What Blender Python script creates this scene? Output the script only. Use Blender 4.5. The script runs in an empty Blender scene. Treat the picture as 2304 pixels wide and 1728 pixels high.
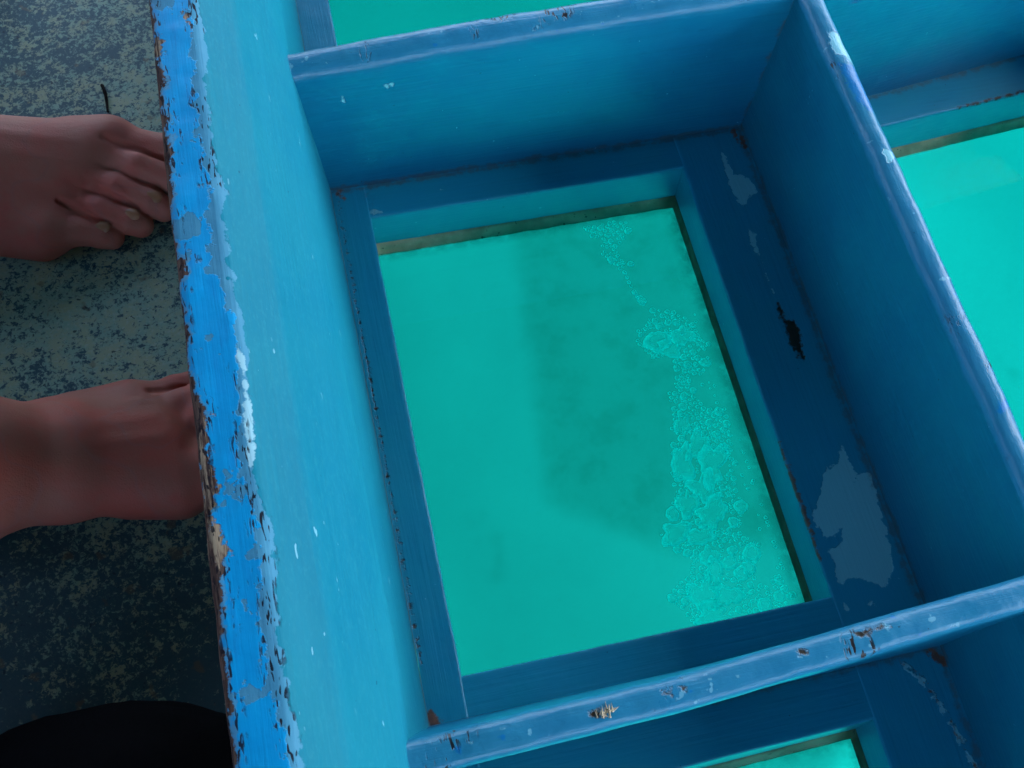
import bpy, bmesh, math, random
import numpy as np
from mathutils import Vector, Matrix, noise as mn
random.seed(7); rng = np.random.default_rng(7)
S = bpy.context.scene
C = S.collection
R = math.radians

# ------------------------------------------------------------------ camera
cam_d = bpy.data.cameras.new('camera'); cam = bpy.data.objects.new('camera', cam_d); C.objects.link(cam)
cam_d.sensor_fit = 'HORIZONTAL'; cam_d.sensor_width = 36.0; cam_d.lens = 39.5
cam_d.clip_start = 0.01; cam_d.clip_end = 3000
PITCH, ROLL, AZ = 0.455210697, 0.0944324388, -0.303364611
M3 = Matrix.Rotation(AZ, 3, 'Z') @ Matrix.Rotation(PITCH, 3, 'X') @ Matrix.Rotation(ROLL, 3, 'Z')
cam.matrix_world = Matrix.Translation((0, 0, .75)) @ M3.to_4x4()
cam_d.dof.use_dof = True; cam_d.dof.focus_distance = .78; cam_d.dof.aperture_fstop = 28
S.camera = cam
# ------------------------------------------------------------------ light
SUN_EL, SUN_AZ = 58.0, 8.0            # degrees; azimuth measured from +X towards +Y
world = bpy.data.worlds.new('World'); S.world = world; world.use_nodes = True
wn = world.node_tree; bg = wn.nodes['Background']
sky = wn.nodes.new('ShaderNodeTexSky'); sky.sky_type = 'NISHITA'; sky.sun_disc = False
sky.dust_density = 2.5; sky.ozone_density = .6; sky.sun_elevation = R(SUN_EL); sky.sun_rotation = R(90 - SUN_AZ)
wn.links.new(sky.outputs[0], bg.inputs[0]); bg.inputs[1].default_value = 0.15
sun_d = bpy.data.lights.new('sun', 'SUN'); sun_d.energy = 2.4; sun_d.angle = R(.5); sun_d.color = (1, .95, .88)
sun = bpy.data.objects.new('sun', sun_d); C.objects.link(sun)
sv = Vector((math.cos(R(SUN_EL)) * math.cos(R(SUN_AZ)), math.cos(R(SUN_EL)) * math.sin(R(SUN_AZ)), math.sin(R(SUN_EL))))
sun.rotation_euler = sv.to_track_quat('Z', 'Y').to_euler(); sun.location = (4, 0, 6)
S.view_settings.view_transform = 'Standard'; S.view_settings.look = 'None'
S.view_settings.exposure = 3.1; S.view_settings.gamma = 1
S.cycles.max_bounces = 8; S.cycles.diffuse_bounces = 3; S.cycles.transparent_max_bounces = 16
S.cycles.sample_clamp_indirect = 4; S.cycles.caustics_reflective = False; S.cycles.caustics_refractive = False

# ------------------------------------------------------------------ tags and meshes
def tag(o, label=None, cat=None, group=None, kind=None):
    for k, v in (('label', label), ('category', cat), ('group', group), ('kind', kind)):
        if v: o[k] = v
    return o
def empty(name, loc=(0, 0, 0)):
    o = bpy.data.objects.new(name, None); C.objects.link(o); o.location = loc; o.empty_display_size = .05; WORLD[o.name] = loc; return o
def meshobj(name, verts, faces, mat, parent=None, smooth=True, attrs=None, uv=None):
    me = bpy.data.meshes.new(name); me.from_pydata([tuple(map(float, v)) for v in verts], [], [tuple(map(int, f)) for f in faces])
    me.update()
    for m in (mat if isinstance(mat, (list, tuple)) else [mat]): me.materials.append(m)
    if smooth: me.polygons.foreach_set('use_smooth', [True] * len(me.polygons))
    for k, a in (attrs or {}).items():
        at = me.attributes.new(k, 'FLOAT', 'POINT'); at.data.foreach_set('value', np.asarray(a, dtype=np.float32))
    o = bpy.data.objects.new(name, me); C.objects.link(o)
    if parent is not None:
        o.parent = parent
        o.matrix_parent_inverse = Matrix.Translation(-Vector(parent_world(parent)))
    return o
WORLD = {}
def parent_world(p): return WORLD.get(p.name, (0, 0, 0))

# ------------------------------------------------------------------ node helpers
def lin(c):
    return tuple((x / 255 / 12.92 if x / 255 <= .04045 else ((x / 255 + .055) / 1.055) ** 2.4) for x in c) + (1,)
class NT:
    def __init__(s, name):
        s.m = bpy.data.materials.new(name); s.m.use_nodes = True; s.t = s.m.node_tree; s.t.nodes.clear()
        s.out = s.t.nodes.new('ShaderNodeOutputMaterial'); s._obj = None
    def n(s, typ, **kw):
        nd = s.t.nodes.new('ShaderNode' + typ)
        for k, v in kw.items():
            if k.startswith('_'): setattr(nd, k[1:], v)
            else: s.put(nd.inputs[k.replace('__', ' ')] if not k.isdigit() else nd.inputs[int(k)], v)
        return nd
    def put(s, sock, v):
        if isinstance(v, bpy.types.NodeSocket): s.t.links.new(v, sock)
        elif isinstance(v, bpy.types.Node): s.t.links.new(v.outputs[0], sock)
        else:
            if sock.type == 'RGBA' and len(v) == 3: v = tuple(v) + (1,)
            sock.default_value = v
    def obj(s):
        if s._obj is None: s._obj = s.n('TexCoord').outputs['Object']
        return s._obj
    def map(s, scale=(1, 1, 1), rot=(0, 0, 0), loc=(0, 0, 0)):
        nd = s.n('Mapping'); s.put(nd.inputs['Vector'], s.obj())
        nd.inputs['Scale'].default_value = scale; nd.inputs['Rotation'].default_value = rot; nd.inputs['Location'].default_value = loc
        return nd.outputs[0]
    def noise(s, scale, detail=3, rough=.5, vec=None, dist=0, seed=0):
        nd = s.n('TexNoise'); nd.inputs['Scale'].default_value = scale; nd.inputs['Detail'].default_value = detail
        nd.inputs['Roughness'].default_value = rough; nd.inputs['Distortion'].default_value = dist
        v = vec if vec is not None else s.obj()
        if seed:
            a = s.n('VectorMath', _operation='ADD'); s.put(a.inputs[0], v); a.inputs[1].default_value = (seed * 3.17, seed * 1.31, seed * 5.7); v = a.outputs[0]
        s.put(nd.inputs['Vector'], v); return nd.outputs['Fac']
    def math(s, op, a, b=0., c=0., clamp=False):
        nd = s.n('Math', _operation=op, _use_clamp=clamp); s.put(nd.inputs[0], a); s.put(nd.inputs[1], b)
        if len(nd.inputs) > 2: s.put(nd.inputs[2], c)
        return nd.outputs[0]
    def ss(s, v, lo, hi):
        nd = s.n('MapRange', _interpolation_type='SMOOTHSTEP'); s.put(nd.inputs[0], v); nd.inputs[1].default_value = lo; nd.inputs[2].default_value = hi
        return nd.outputs[0]
    def mix(s, f, a, b, mode='MIX'):
        nd = s.n('Mix', _data_type='RGBA', _blend_type=mode); s.put(nd.inputs[0], f); s.put(nd.inputs[6], a); s.put(nd.inputs[7], b)
        return nd.outputs[2]
    def attr(s, name):
        nd = s.n('Attribute', _attribute_name=name); return nd.outputs['Fac']
    def bump(s, h, strength=.5, dist=.001, normal=None):
        nd = s.n('Bump'); nd.inputs['Strength'].default_value = strength; nd.inputs['Distance'].default_value = dist; s.put(nd.inputs['Height'], h)
        if normal is not None: s.put(nd.inputs['Normal'], normal)
        return nd.outputs[0]
    def principled(s, color, rough=.5, normal=None, spec=.5, **kw):
        p = s.n('BsdfPrincipled'); s.put(p.inputs['Base Color'], color); s.put(p.inputs['Roughness'], rough); s.put(p.inputs['Specular IOR Level'], spec)
        if normal is not None: s.put(p.inputs['Normal'], normal)
        for k, v in kw.items(): s.put(p.inputs[k.replace('__', ' ')], v)
        s.put(s.out.inputs['Surface'], p.outputs[0]); return s.m

def streak_scale(axis, across, along):
    return {'x': (along, across, across), 'y': (across, along, across)}[axis]

def edge_mask(t, name, amp=.004, scale=180, soft=.0008, seed=1):
    """attribute holds max(0, signed distance + .01): > .01 is inside the mark"""
    a = t.attr(name)
    n = t.math('MULTIPLY', t.math('SUBTRACT', t.noise(scale, 4, .65, seed=seed), .5), amp * 2)
    return t.ss(t.math('ADD', a, n), .01 - soft, .01 + soft)

def paint(name, base, alt, axis='x', rough=.38, flecks=.5, lumps=.35, chips=True, rim=None):
    """old brushed gloss paint: faint brush streaks, blotches, lumps, dirt in the creases, chips"""
    t = NT(name)
    st = t.noise(1, 3, .6, t.map(streak_scale(axis, 420, 14)))
    bl = t.noise(16, 4, .6, seed=2)
    col = t.mix(t.ss(bl, .35, .7), base, alt)
    dark = tuple(c * .78 for c in base[:3]); light = tuple(min(1, c * 1.16 + .004) for c in base[:3])
    col = t.mix(t.math('MULTIPLY', t.ss(st, .5, .8), .45), col, light)
    col = t.mix(t.math('MULTIPLY', t.ss(st, .5, .2), .45), col, dark)
    hgt = t.math('ADD', t.math('MULTIPLY', st, .5), t.math('MULTIPLY', t.noise(90, 3, .5, seed=4), lumps))
    if not rim: col = t.mix(t.attr('reveal'), col, t.mix(bl, (.004, .22, .34, 1), (.012, .27, .38, 1)))
    if rim:
        r = t.attr('rim')
        rw = t.ss(t.math('ADD', r, t.math('MULTIPLY', t.math('SUBTRACT', t.noise(60, 4, .6, seed=51), .5), .7)), .35, .7)
        col = t.mix(t.math('MULTIPLY', rw, .8), col, t.mix(t.noise(50, 4, .6, seed=53), rim[0], rim[1]))
    if chips:
        fl = t.noise(230, 2, .5, seed=9)                       # pale flecks of filler
        fz = t.noise(28, 2, .5, seed=12)
        m = t.math('MULTIPLY', t.ss(fl, .735, .76), t.ss(fz, .5, .62))
        col = t.mix(t.math('MULTIPLY', m, flecks), col, lin((120, 190, 215)))
        dk = t.noise(260, 2, .5, seed=15); dm = t.math('MULTIPLY', t.ss(dk, .75, .77), t.ss(t.noise(22, 2, seed=17), .5, .6))
        col = t.mix(t.math('MULTIPLY', dm, .6), col, lin((20, 40, 60)))
        pale = edge_mask(t, 'pale', .005, 150, .0006, 21)
        col = t.mix(t.math('MULTIPLY', pale, .9), col, lin((116, 182, 194)))
        hgt = t.math('SUBTRACT', hgt, t.math('MULTIPLY', pale, .5))
        deep = edge_mask(t, 'deepblue', .004, 160, .0006, 24)
        col = t.mix(deep, col, (.001, .15, .36, 1))
        dirt = edge_mask(t, 'dirt', .0075, 110, .0022, 31)
        dcol = t.mix(t.noise(120, 3, seed=33), lin((50, 52, 48)), lin((100, 74, 54)))
        col = t.mix(t.math('MULTIPLY', dirt, .5), col, dcol)
        rust = edge_mask(t, 'rust', .006, 200, .0012, 37)
        col = t.mix(t.math('MULTIPLY', rust, .9), col, t.mix(t.noise(240, 3, seed=39), lin((46, 30, 22)), lin((140, 84, 46))))
        hole = edge_mask(t, 'hole', .005, 220, .0012, 41)
        col = t.mix(hole, col, t.mix(t.noise(150, 3, seed=44), lin((14, 12, 10)), lin((66, 52, 34))))
        hgt = t.math('SUBTRACT', hgt, hole)
    if rim:
        # worn rounded top: attribute 'rim' 1 on the top, fading on the faces
        r = t.attr('rim')
        sp = t.math('MULTIPLY', t.ss(t.noise(95, 3, .6, seed=55), .66, .69), t.ss(r, .55, .8))
        col = t.mix(t.math('MULTIPLY', sp, .9), col, lin((98, 160, 180)))
        db = t.math('MULTIPLY', t.ss(t.noise(75, 2, .5, seed=57), .72, .735), t.ss(r, .55, .8))
        col = t.mix(t.math('MULTIPLY', db, .9), col, (.001, .15, .36, 1))
        ck = crackle(t, 230, 61)
        ckm = t.math('MULTIPLY', t.math('MULTIPLY', ck, t.ss(t.noise(26, 2, .5, seed=63), .60, .68)), t.ss(r, .6, .85))
        col = t.mix(ckm, col, lin((28, 22, 24)))
        hgt = t.math('ADD', hgt, t.math('MULTIPLY', r, t.math('MULTIPLY', t.noise(150, 3, .6, seed=65), .7)))
        hgt = t.math('SUBTRACT', hgt, ckm)
    nrm = t.bump(hgt, .6, .0011)
    rg = t.math('ADD', t.math('MULTIPLY', t.attr('rim'), -.04) if rim else rough, rough if rim else 0.)
    rg = t.math('ADD', rg, t.math('MULTIPLY', t.math('SUBTRACT', t.noise(40, 3, seed=70), .5), .25))
    return t.principled(col, rg, nrm, .42)

def crackle(t, scale, seed):
    """short dark hairline breaks, needle shaped, in three directions"""
    m = None
    for k, rz in enumerate((.5, -.6, 1.35)):
        n = t.noise(1, 1, .4, t.map((scale * 2.0, scale * .42, scale * 1.2), (0, 0, rz)), dist=.5, seed=seed + k * 3)
        q = t.ss(n, .635, .665); m = q if m is None else t.math('MAXIMUM', m, q)
    return m

# ------------------------------------------------------------------ paint colours (albedo)
RIM_A, RIM_B = lin((30, 112, 150)), lin((48, 128, 154))
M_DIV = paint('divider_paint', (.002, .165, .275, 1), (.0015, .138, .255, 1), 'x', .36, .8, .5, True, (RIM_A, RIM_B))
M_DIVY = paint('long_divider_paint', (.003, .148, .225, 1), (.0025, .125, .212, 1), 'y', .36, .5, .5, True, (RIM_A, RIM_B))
M_LEDGE = paint('ledge_paint', (.006, .235, .375, 1), (.008, .25, .365, 1), 'x', .36, .6, .4)
M_LEDGEY = paint('side_ledge_paint', (.006, .225, .365, 1), (.008, .242, .36, 1), 'y', .36, .6, .4)
M_REVEAL = paint('reveal_paint', (.01, .24, .42, 1), (.02, .28, .44, 1), 'x', .4, .3, .4)

def coaming_paint():
    t = NT('coaming_paint')
    u = t.attr('u'); wall = t.attr('wall')
    st = t.noise(1, 3, .6, t.map((420, 12, 420)))
    st2 = t.noise(1, 2, .5, t.map((60, 5, 60)), seed=3)
    bl = t.noise(9, 3, .6, seed=2)
    base = t.mix(t.ss(bl, .35, .65), (.006, .165, .242, 1), (.009, .182, .245, 1))
    gr = t.noise(420, 3, .7, t.map((1, .45, 1)), seed=77); base = t.mix(t.math('MULTIPLY', t.ss(gr, .45, .75), .45), base, (.022, .225, .285, 1))
    col = t.mix(t.math('MULTIPLY', t.ss(st, .5, .8), .32), base, (.016, .215, .300, 1))
    col = t.mix(t.math('MULTIPLY', t.ss(st, .5, .22), .28), col, (.004, .142, .218, 1))
    col = t.mix(t.math('MULTIPLY', t.ss(st2, .5, .75), .35), col, (.013, .205, .285, 1))
    fl = t.math('MULTIPLY', t.ss(t.noise(1, 2, .5, t.map((260, 80, 260)), seed=9), .72, .745), t.ss(t.noise(14, 2, seed=5), .45, .6))
    col = t.mix(t.math('MULTIPLY', fl, .8), col, lin((120, 180, 196)))
    dk = t.math('MULTIPLY', t.ss(t.noise(1, 2, .5, t.map((260, 130, 260)), seed=19), .765, .78), .7)
    col = t.mix(dk, col, lin((20, 60, 90)))
    # worn rim: u runs in metres from the outer top edge inwards
    n1 = t.math('MULTIPLY', t.math('SUBTRACT', t.noise(16, 2, .5, seed=6), .5), .022)
    n2 = t.math('MULTIPLY', t.math('SUBTRACT', t.noise(110, 5, .62, seed=8), .5), .014)
    ub = t.math('ADD', u, t.math('ADD', n1, n2))
    undercoat = t.ss(ub, .0315, .0305)
    rag = t.math('ADD', u, t.math('ADD', t.math('MULTIPLY', n1, 1.0), t.math('MULTIPLY', n2, 1.2)))
    top = t.ss(rag, .0245, .0238)
    n3 = t.noise(38, 5, .6, seed=14)
    peel = t.ss(n3, .575, .58)                       # pale islands where the top coat has peeled
    blue = t.mix(t.noise(60, 4, .6, seed=15), (.0005, .27, .57, 1), (.0005, .32, .60, 1))
    blue = t.mix(t.math('MULTIPLY', t.ss(t.noise(1, 3, .5, t.map((160, 30, 160)), seed=18), .5, .75), .5), blue, (.008, .23, .52, 1))
    pale = t.mix(t.noise(90, 3, seed=16), lin((58, 128, 158)), lin((80, 142, 166)))
    col = t.mix(undercoat, col, pale)
    bm = t.math('MULTIPLY', top, t.math('SUBTRACT', 1., peel))
    col = t.mix(bm, col, blue)
    wp = edge_mask(t, 'white', .006, 130, .0006, 23)
    col = t.mix(t.math('MULTIPLY', wp, t.math('SUBTRACT', 1., bm)), col, lin((140, 185, 196)))
    # bare wood along the outer arris
    n4 = t.math('MULTIPLY', t.math('SUBTRACT', t.noise(34, 6, .68, seed=26), .5), .034)
    wm = t.ss(t.math('ADD', u, n4), 0.0032, .0024)
    wm2 = edge_mask(t, 'wood', .010, 150, .0008, 27)
    wm = t.math('MAXIMUM', wm, wm2)
    grain = t.noise(1, 4, .7, t.map((500, 30, 500)), seed=28)
    wood = t.mix(t.ss(grain, .3, .7), lin((52, 32, 30)), lin((112, 86, 72)))
    wood = t.mix(t.math('MULTIPLY', wm2, t.ss(grain, .42, .6)), wood, lin((165, 140, 112)))
    halo = t.math('SUBTRACT', t.ss(t.math('ADD', u, n4), .0052, .0040), wm)
    col = t.mix(t.math('MULTIPLY', t.math('MAXIMUM', halo, 0.), .75), col, lin((86, 140, 165)))
    col = t.mix(wm, col, wood)
    # fine black cracks and scratches clustered along the edges of the peeled areas
    ck = crackle(t, 250, 71)
    band = t.math('MULTIPLY', t.ss(t.math('ABSOLUTE', t.math('SUBTRACT', ub, .026)), .007, .003), t.ss(t.noise(30, 2, seed=35), .44, .52))
    band2 = t.math('MULTIPLY', t.ss(t.math('ABSOLUTE', t.math('SUBTRACT', t.math('ADD', u, n4), .003)), .008, .003), t.ss(t.noise(24, 2, seed=36), .36, .44))
    ckm = t.math('MULTIPLY', ck, t.math('MAXIMUM', band, band2))
    col = t.mix(t.math('MULTIPLY', ckm, .95), col, lin((24, 18, 26)))
    dirt = edge_mask(t, 'dirt', .005, 120, .0015, 31)
    col = t.mix(t.math('MULTIPLY', dirt, .6), col, lin((90, 80, 68)))
    h = t.math('ADD', t.math('MULTIPLY', st, .6), t.math('MULTIPLY', t.noise(120, 3, seed=42), .5))
    h = t.math('ADD', h, t.math('MULTIPLY', bm, .9)); h = t.math('SUBTRACT', h, t.math('MULTIPLY', wm, .6)); h = t.math('SUBTRACT', h, t.math('MULTIPLY', ckm, .8))
    nrm = t.bump(h, .6, .001)
    rough = t.math('ADD', .45, t.math('MULTIPLY', wm, .4))
    return t.principled(col, rough, nrm, t.math('ADD', .05, t.math('MULTIPLY', bm, .14)))
M_COAM = coaming_paint()

def deck_mat():
    t = NT('worn_deck_paint')
    big = t.noise(7, 3, .55, seed=1); mid = t.noise(52, 5, .65, seed=2); fine = t.noise(250, 5, .75, dist=.4, seed=3); vf = t.noise(330, 3, .6, seed=4)
    f = t.math('ADD', t.math('MULTIPLY', fine, .80), t.math('ADD', t.math('MULTIPLY', mid, .27), t.math('MULTIPLY', big, .34)))
    y = t.n('SeparateXYZ'); t.put(y.inputs[0], t.obj())
    wear_shade = t.math('ADD', f, t.math('SUBTRACT', -.004, t.math('ADD', t.math('MULTIPLY', t.ss(y.outputs[1], .36, .20), .13), t.math('MULTIPLY', t.ss(y.outputs[1], .62, .78), .05))))    # fewer pale flakes at both ends, painting in the shade there
    m = t.ss(wear_shade, .645, .705)
    pale = t.mix(t.ss(mid, .4, .65), lin((140, 180, 160)), lin((166, 180, 146)))
    pale = t.mix(t.math('MULTIPLY', t.ss(vf, .5, .7), .5), pale, lin((176, 196, 182)))
    blue = t.mix(fine, lin((54, 90, 100)), lin((78, 108, 112)))
    col = t.mix(m, blue, pale)
    col = t.mix(t.math('MULTIPLY', t.ss(t.noise(60, 3, seed=8), .64, .70), .5), col, lin((128, 112, 84)))
    sp = t.ss(t.noise(210, 2, .5, seed=7), .70, .73); col = t.mix(t.math('MULTIPLY', sp, .8), col, lin((40, 56, 62)))
    nrm = t.bump(t.math('ADD', t.math('MULTIPLY', m, .7), t.math('MULTIPLY', vf, .4)), .5, .0008)
    return t.principled(col, .6, nrm, .35)
M_DECK = deck_mat()

def skin_mat(tone, blush):
    t = NT('skin')
    n = t.noise(22, 4, .6, seed=3); f = t.noise(300, 3, .6, seed=4); b = t.noise(9, 2, seed=6)
    col = t.mix(t.ss(n, .35, .7), tone, blush)
    col = t.mix(t.math('MULTIPLY', t.ss(b, .5, .7), .4), col, tuple(c * .8 for c in tone[:3]))
    col = t.mix(t.math('MULTIPLY', t.ss(f, .6, .75), .2), col, tuple(c * .7 for c in tone[:3]))
    veins = t.ss(t.math('ABSOLUTE', t.math('SUBTRACT', t.noise(14, 2, .5, seed=11), .5)), .02, .0)
    col = t.mix(t.math('MULTIPLY', veins, .14), col, (.22, .16, .17, 1))
    sore = t.attr('sore'); col = t.mix(t.math('MULTIPLY', sore, .75), col, (.42, .07, .05, 1))
    w = t.n('TexVoronoi', _feature='DISTANCE_TO_EDGE'); w.inputs['Scale'].default_value = 520; t.put(w.inputs['Vector'], t.obj())
    wr = t.noise(1, 3, .6, t.map((40, 130, 60), (0, 0, .35)), seed=8)
    nrm = t.bump(t.math('ADD', t.math('ADD', t.math('MULTIPLY', f, .5), t.math('MULTIPLY', wr, 1.3)), t.math('MULTIPLY', w.outputs['Distance'], .6)), .4, .0009)
    return t.principled(col, .6, nrm, .22, Subsurface__Weight=.12, Subsurface__Radius=(.004, .0015, .0008), Subsurface__Scale=1.0)
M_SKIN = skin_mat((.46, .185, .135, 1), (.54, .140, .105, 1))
M_SKINB = skin_mat((.35, .125, .088, 1), (.44, .100, .07, 1))  # redder, darker skin copy: the dimmer light is put into its colour
def plain(name, a, b, scale=60, rough=.6, strength=.3, dist=.001):
    t = NT(name); n = t.noise(scale, 4, .6)
    return t.principled(t.mix(n, a, b), rough, t.bump(n, strength, dist), .5 if rough < .8 else .04)
M_NAIL = plain('toenail', (.36, .165, .08, 1), (.42, .19, .10, 1), 120, .35)
M_BLACK = plain('black_fabric', (.002, .002, .003, 1), (.005, .005, .006, 1), 400, .85, .6)
M_NAVY = plain('navy_cloth', (.012, .015, .03, 1), (.02, .025, .045, 1), 300, .85, .5)
M_GREYCLOTH = plain('grey_cloth', (.12, .13, .14, 1), (.18, .19, .2, 1), 200, .85, .5)
M_TWIG = plain('twig_bark', (.010, .010, .010, 1), (.03, .026, .022, 1), 300, .8)
M_CANVAS = plain('canvas', (.03, .09, .10, 1), (.04, .11, .12, 1), 30, .9)
M_POST = plain('post_paint', (.02, .22, .45, 1), (.03, .26, .5, 1), 30, .4)
M_HULL = plain('hull_paint', (.05, .2, .3, 1), (.07, .24, .35, 1), 30, .5)
def wood_splinter_mat():
    t = NT('splintered_wood'); g = t.noise(1, 4, .7, t.map((300, 300, 60)))
    return t.principled(t.mix(g, lin((120, 96, 74)), lin((214, 194, 160))), .8, t.bump(g, .5, .001))
M_SPLINT = wood_splinter_mat()
def bead_mat():
    t = NT('grimy_sealant'); n = t.noise(55, 3, .5, seed=2); f = t.noise(200, 3, seed=3)
    col = t.mix(t.ss(n, .3, .7), t.mix(t.attr('mould'), (.52, .45, .28, 1), (.12, .14, .07, 1)), t.mix(t.attr('mould'), (.30, .30, .18, 1), (.055, .07, .03, 1)))
    col = t.mix(t.math('MULTIPLY', t.ss(f, .66, .72), .7), col, (.012, .012, .01, 1))
    return t.principled(col, .75, t.bump(f, .6, .001))
M_BEAD = bead_mat()
def glass_mat():
    t = NT('window_glass')
    tr = t.n('BsdfTransparent'); t.put(tr.inputs[0], (.90, .97, .95, 1))
    gl = t.n('BsdfGlossy'); gl.inputs['Roughness'].default_value = .02
    fr = t.n('Fresnel'); fr.inputs['IOR'].default_value = 1.5
    smear = t.ss(t.noise(26, 4, .6, seed=3), .56, .8)
    df = t.n('BsdfDiffuse'); t.put(df.inputs[0], (.04, .32, .30, 1))
    a = t.n('MixShader'); t.put(a.inputs[0], t.math('MULTIPLY', fr.outputs[0], t.math('SUBTRACT', 1., t.n('NewGeometry').outputs['Backfacing']))); t.put(a.inputs[1], tr.outputs[0]); t.put(a.inputs[2], gl.outputs[0])
    # thin algae film that thickens where the glass meets the sealant
    edge = t.ss(t.attr('edge'), .016, .0); film = t.math('MULTIPLY', edge, t.ss(t.noise(70, 3, .6, seed=5), .25, .6))
    b = t.n('MixShader'); t.put(b.inputs[0], t.math('MULTIPLY', film, .5))
    t.put(b.inputs[1], a.outputs[0])
    al = t.n('BsdfDiffuse'); t.put(al.inputs[0], (.012, .05, .026, 1)); t.put(b.inputs[2], al.outputs[0])
    t.put(t.out.inputs['Surface'], b.outputs[0]); return t.m
M_GLASS = glass_mat()

# ------------------------------------------------------------------ geometry helpers
def fillet(pts, radii, seg=6):
    """open 2-D polyline with rounded corners"""
    out = []
    P = [np.array(p, float) for p in pts]
    for i, p in enumerate(P):
        r = radii[i] if i < len(radii) else 0
        if i in (0, len(P) - 1) or r <= 0: out.append(p); continue
        a = P[i - 1] - p; b = P[i + 1] - p; la, lb = np.linalg.norm(a), np.linalg.norm(b)
        a /= la; b /= lb; ang = math.acos(max(-1, min(1, float(a @ b)))); d = min(r / math.tan(ang / 2), la * .49, lb * .49)
        p0, p2 = p + a * d, p + b * d
        for k in range(seg + 1):
            s = k / seg; out.append((1 - s) ** 2 * p0 + 2 * s * (1 - s) * p + s * s * p2)
    return out
def resample(pts, step):
    out = [np.array(pts[0], float)]
    for a, b in zip(pts[:-1], pts[1:]):
        a = np.array(a, float); b = np.array(b, float); n = max(1, int(math.ceil(np.linalg.norm(b - a) / step)))
        for k in range(1, n + 1): out.append(a + (b - a) * k / n)
    return out
def loft(secs, closed=False):
    """list of equal-length 3-D sections -> verts, faces"""
    n = len(secs[0]); V = np.concatenate([np.asarray(s, float) for s in secs]); F = []
    for i in range(len(secs) - 1):
        for j in range(n if closed else n - 1):
            k = (j + 1) % n
            F.append((i * n + j, i * n + k, (i + 1) * n + k, (i + 1) * n + j))
    return V, F
def cap(F, n, rows):
    F.append(tuple(range(n - 1, -1, -1))); F.append(tuple((rows - 1) * n + j for j in range(n)))
def wobble(V, amps, mask=None):
    out = V.copy()
    for i, v in enumerate(V):
        d = Vector((0, 0, 0))
        for f, a in amps:
            d += mn.noise_vector(Vector(v) * f) * a
        m = 1. if mask is None else mask[i]
        out[i] += np.array(d) * m
    return out
def sdf_poly(V, poly, zr=None, idx=(0, 1), keep=.01):
    """max(0, signed distance + keep) of every vertex to a polygon in the plane of two axes"""
    P = np.asarray(poly, float); X = V[:, idx]; n = len(P)
    d = np.full(len(X), 1e9); ins = np.zeros(len(X), bool)
    for i in range(n):
        a, b = P[i], P[(i + 1) % n]; e = b - a; w = X - a
        h = np.clip((w @ e) / max(1e-12, e @ e), 0, 1); d = np.minimum(d, np.linalg.norm(w - h[:, None] * e, axis=1))
        c = ((a[1] > X[:, 1]) != (b[1] > X[:, 1]))
        with np.errstate(divide='ignore', invalid='ignore'):
            xi = (b[0] - a[0]) * (X[:, 1] - a[1]) / (b[1] - a[1]) + a[0]
        ins ^= c & (X[:, 0] < xi)
    s = np.where(ins, d, -d) + keep
    s = np.maximum(0, s)
    if zr is not None: s = np.where((V[:, 2] > zr[0]) & (V[:, 2] < zr[1]), s, 0)
    return s
def sdf_line(V, pts, r, idx=(0, 1), zr=None, keep=.01):
    P = np.asarray(pts, float); X = V[:, idx]; d = np.full(len(X), 1e9)
    for a, b in zip(P[:-1], P[1:]):
        e = b - a; w = X - a; h = np.clip((w @ e) / max(1e-12, e @ e), 0, 1)
        d = np.minimum(d, np.linalg.norm(w - h[:, None] * e, axis=1))
    s = np.maximum(0, r - d + keep)
    if zr is not None: s = np.where((V[:, 2] > zr[0]) & (V[:, 2] < zr[1]), s, 0)
    return s
def boxmesh(c, s):
    x, y, z = c; a, b, d = [k / 2 for k in s]
    V = [(x + i * a, y + j * b, z + k * d) for i in (-1, 1) for j in (-1, 1) for k in (-1, 1)]
    F = [(0, 1, 3, 2), (4, 6, 7, 5), (0, 4, 5, 1), (2, 3, 7, 6), (0, 2, 6, 4), (1, 5, 7, 3)]
    return V, F
def box(name, c, s, mat, parent=None, bevel=.004):
    V, F = boxmesh(c, s); o = meshobj(name, V, F, mat, parent, smooth=False)
    if bevel:
        bm = bmesh.new(); bm.from_mesh(o.data); bmesh.ops.bevel(bm, geom=bm.edges[:], offset=bevel, segments=2, affect='EDGES'); bm.to_mesh(o.data); bm.free()
    return o
def merge(parts):
    V, F, n = [], [], 0
    for v, f in parts:
        V.append(np.asarray(v, float)); F += [tuple(i + n for i in q) for q in f]; n += len(v)
    return np.concatenate(V), F

DECK = -.03
GLASS = -.049
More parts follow.
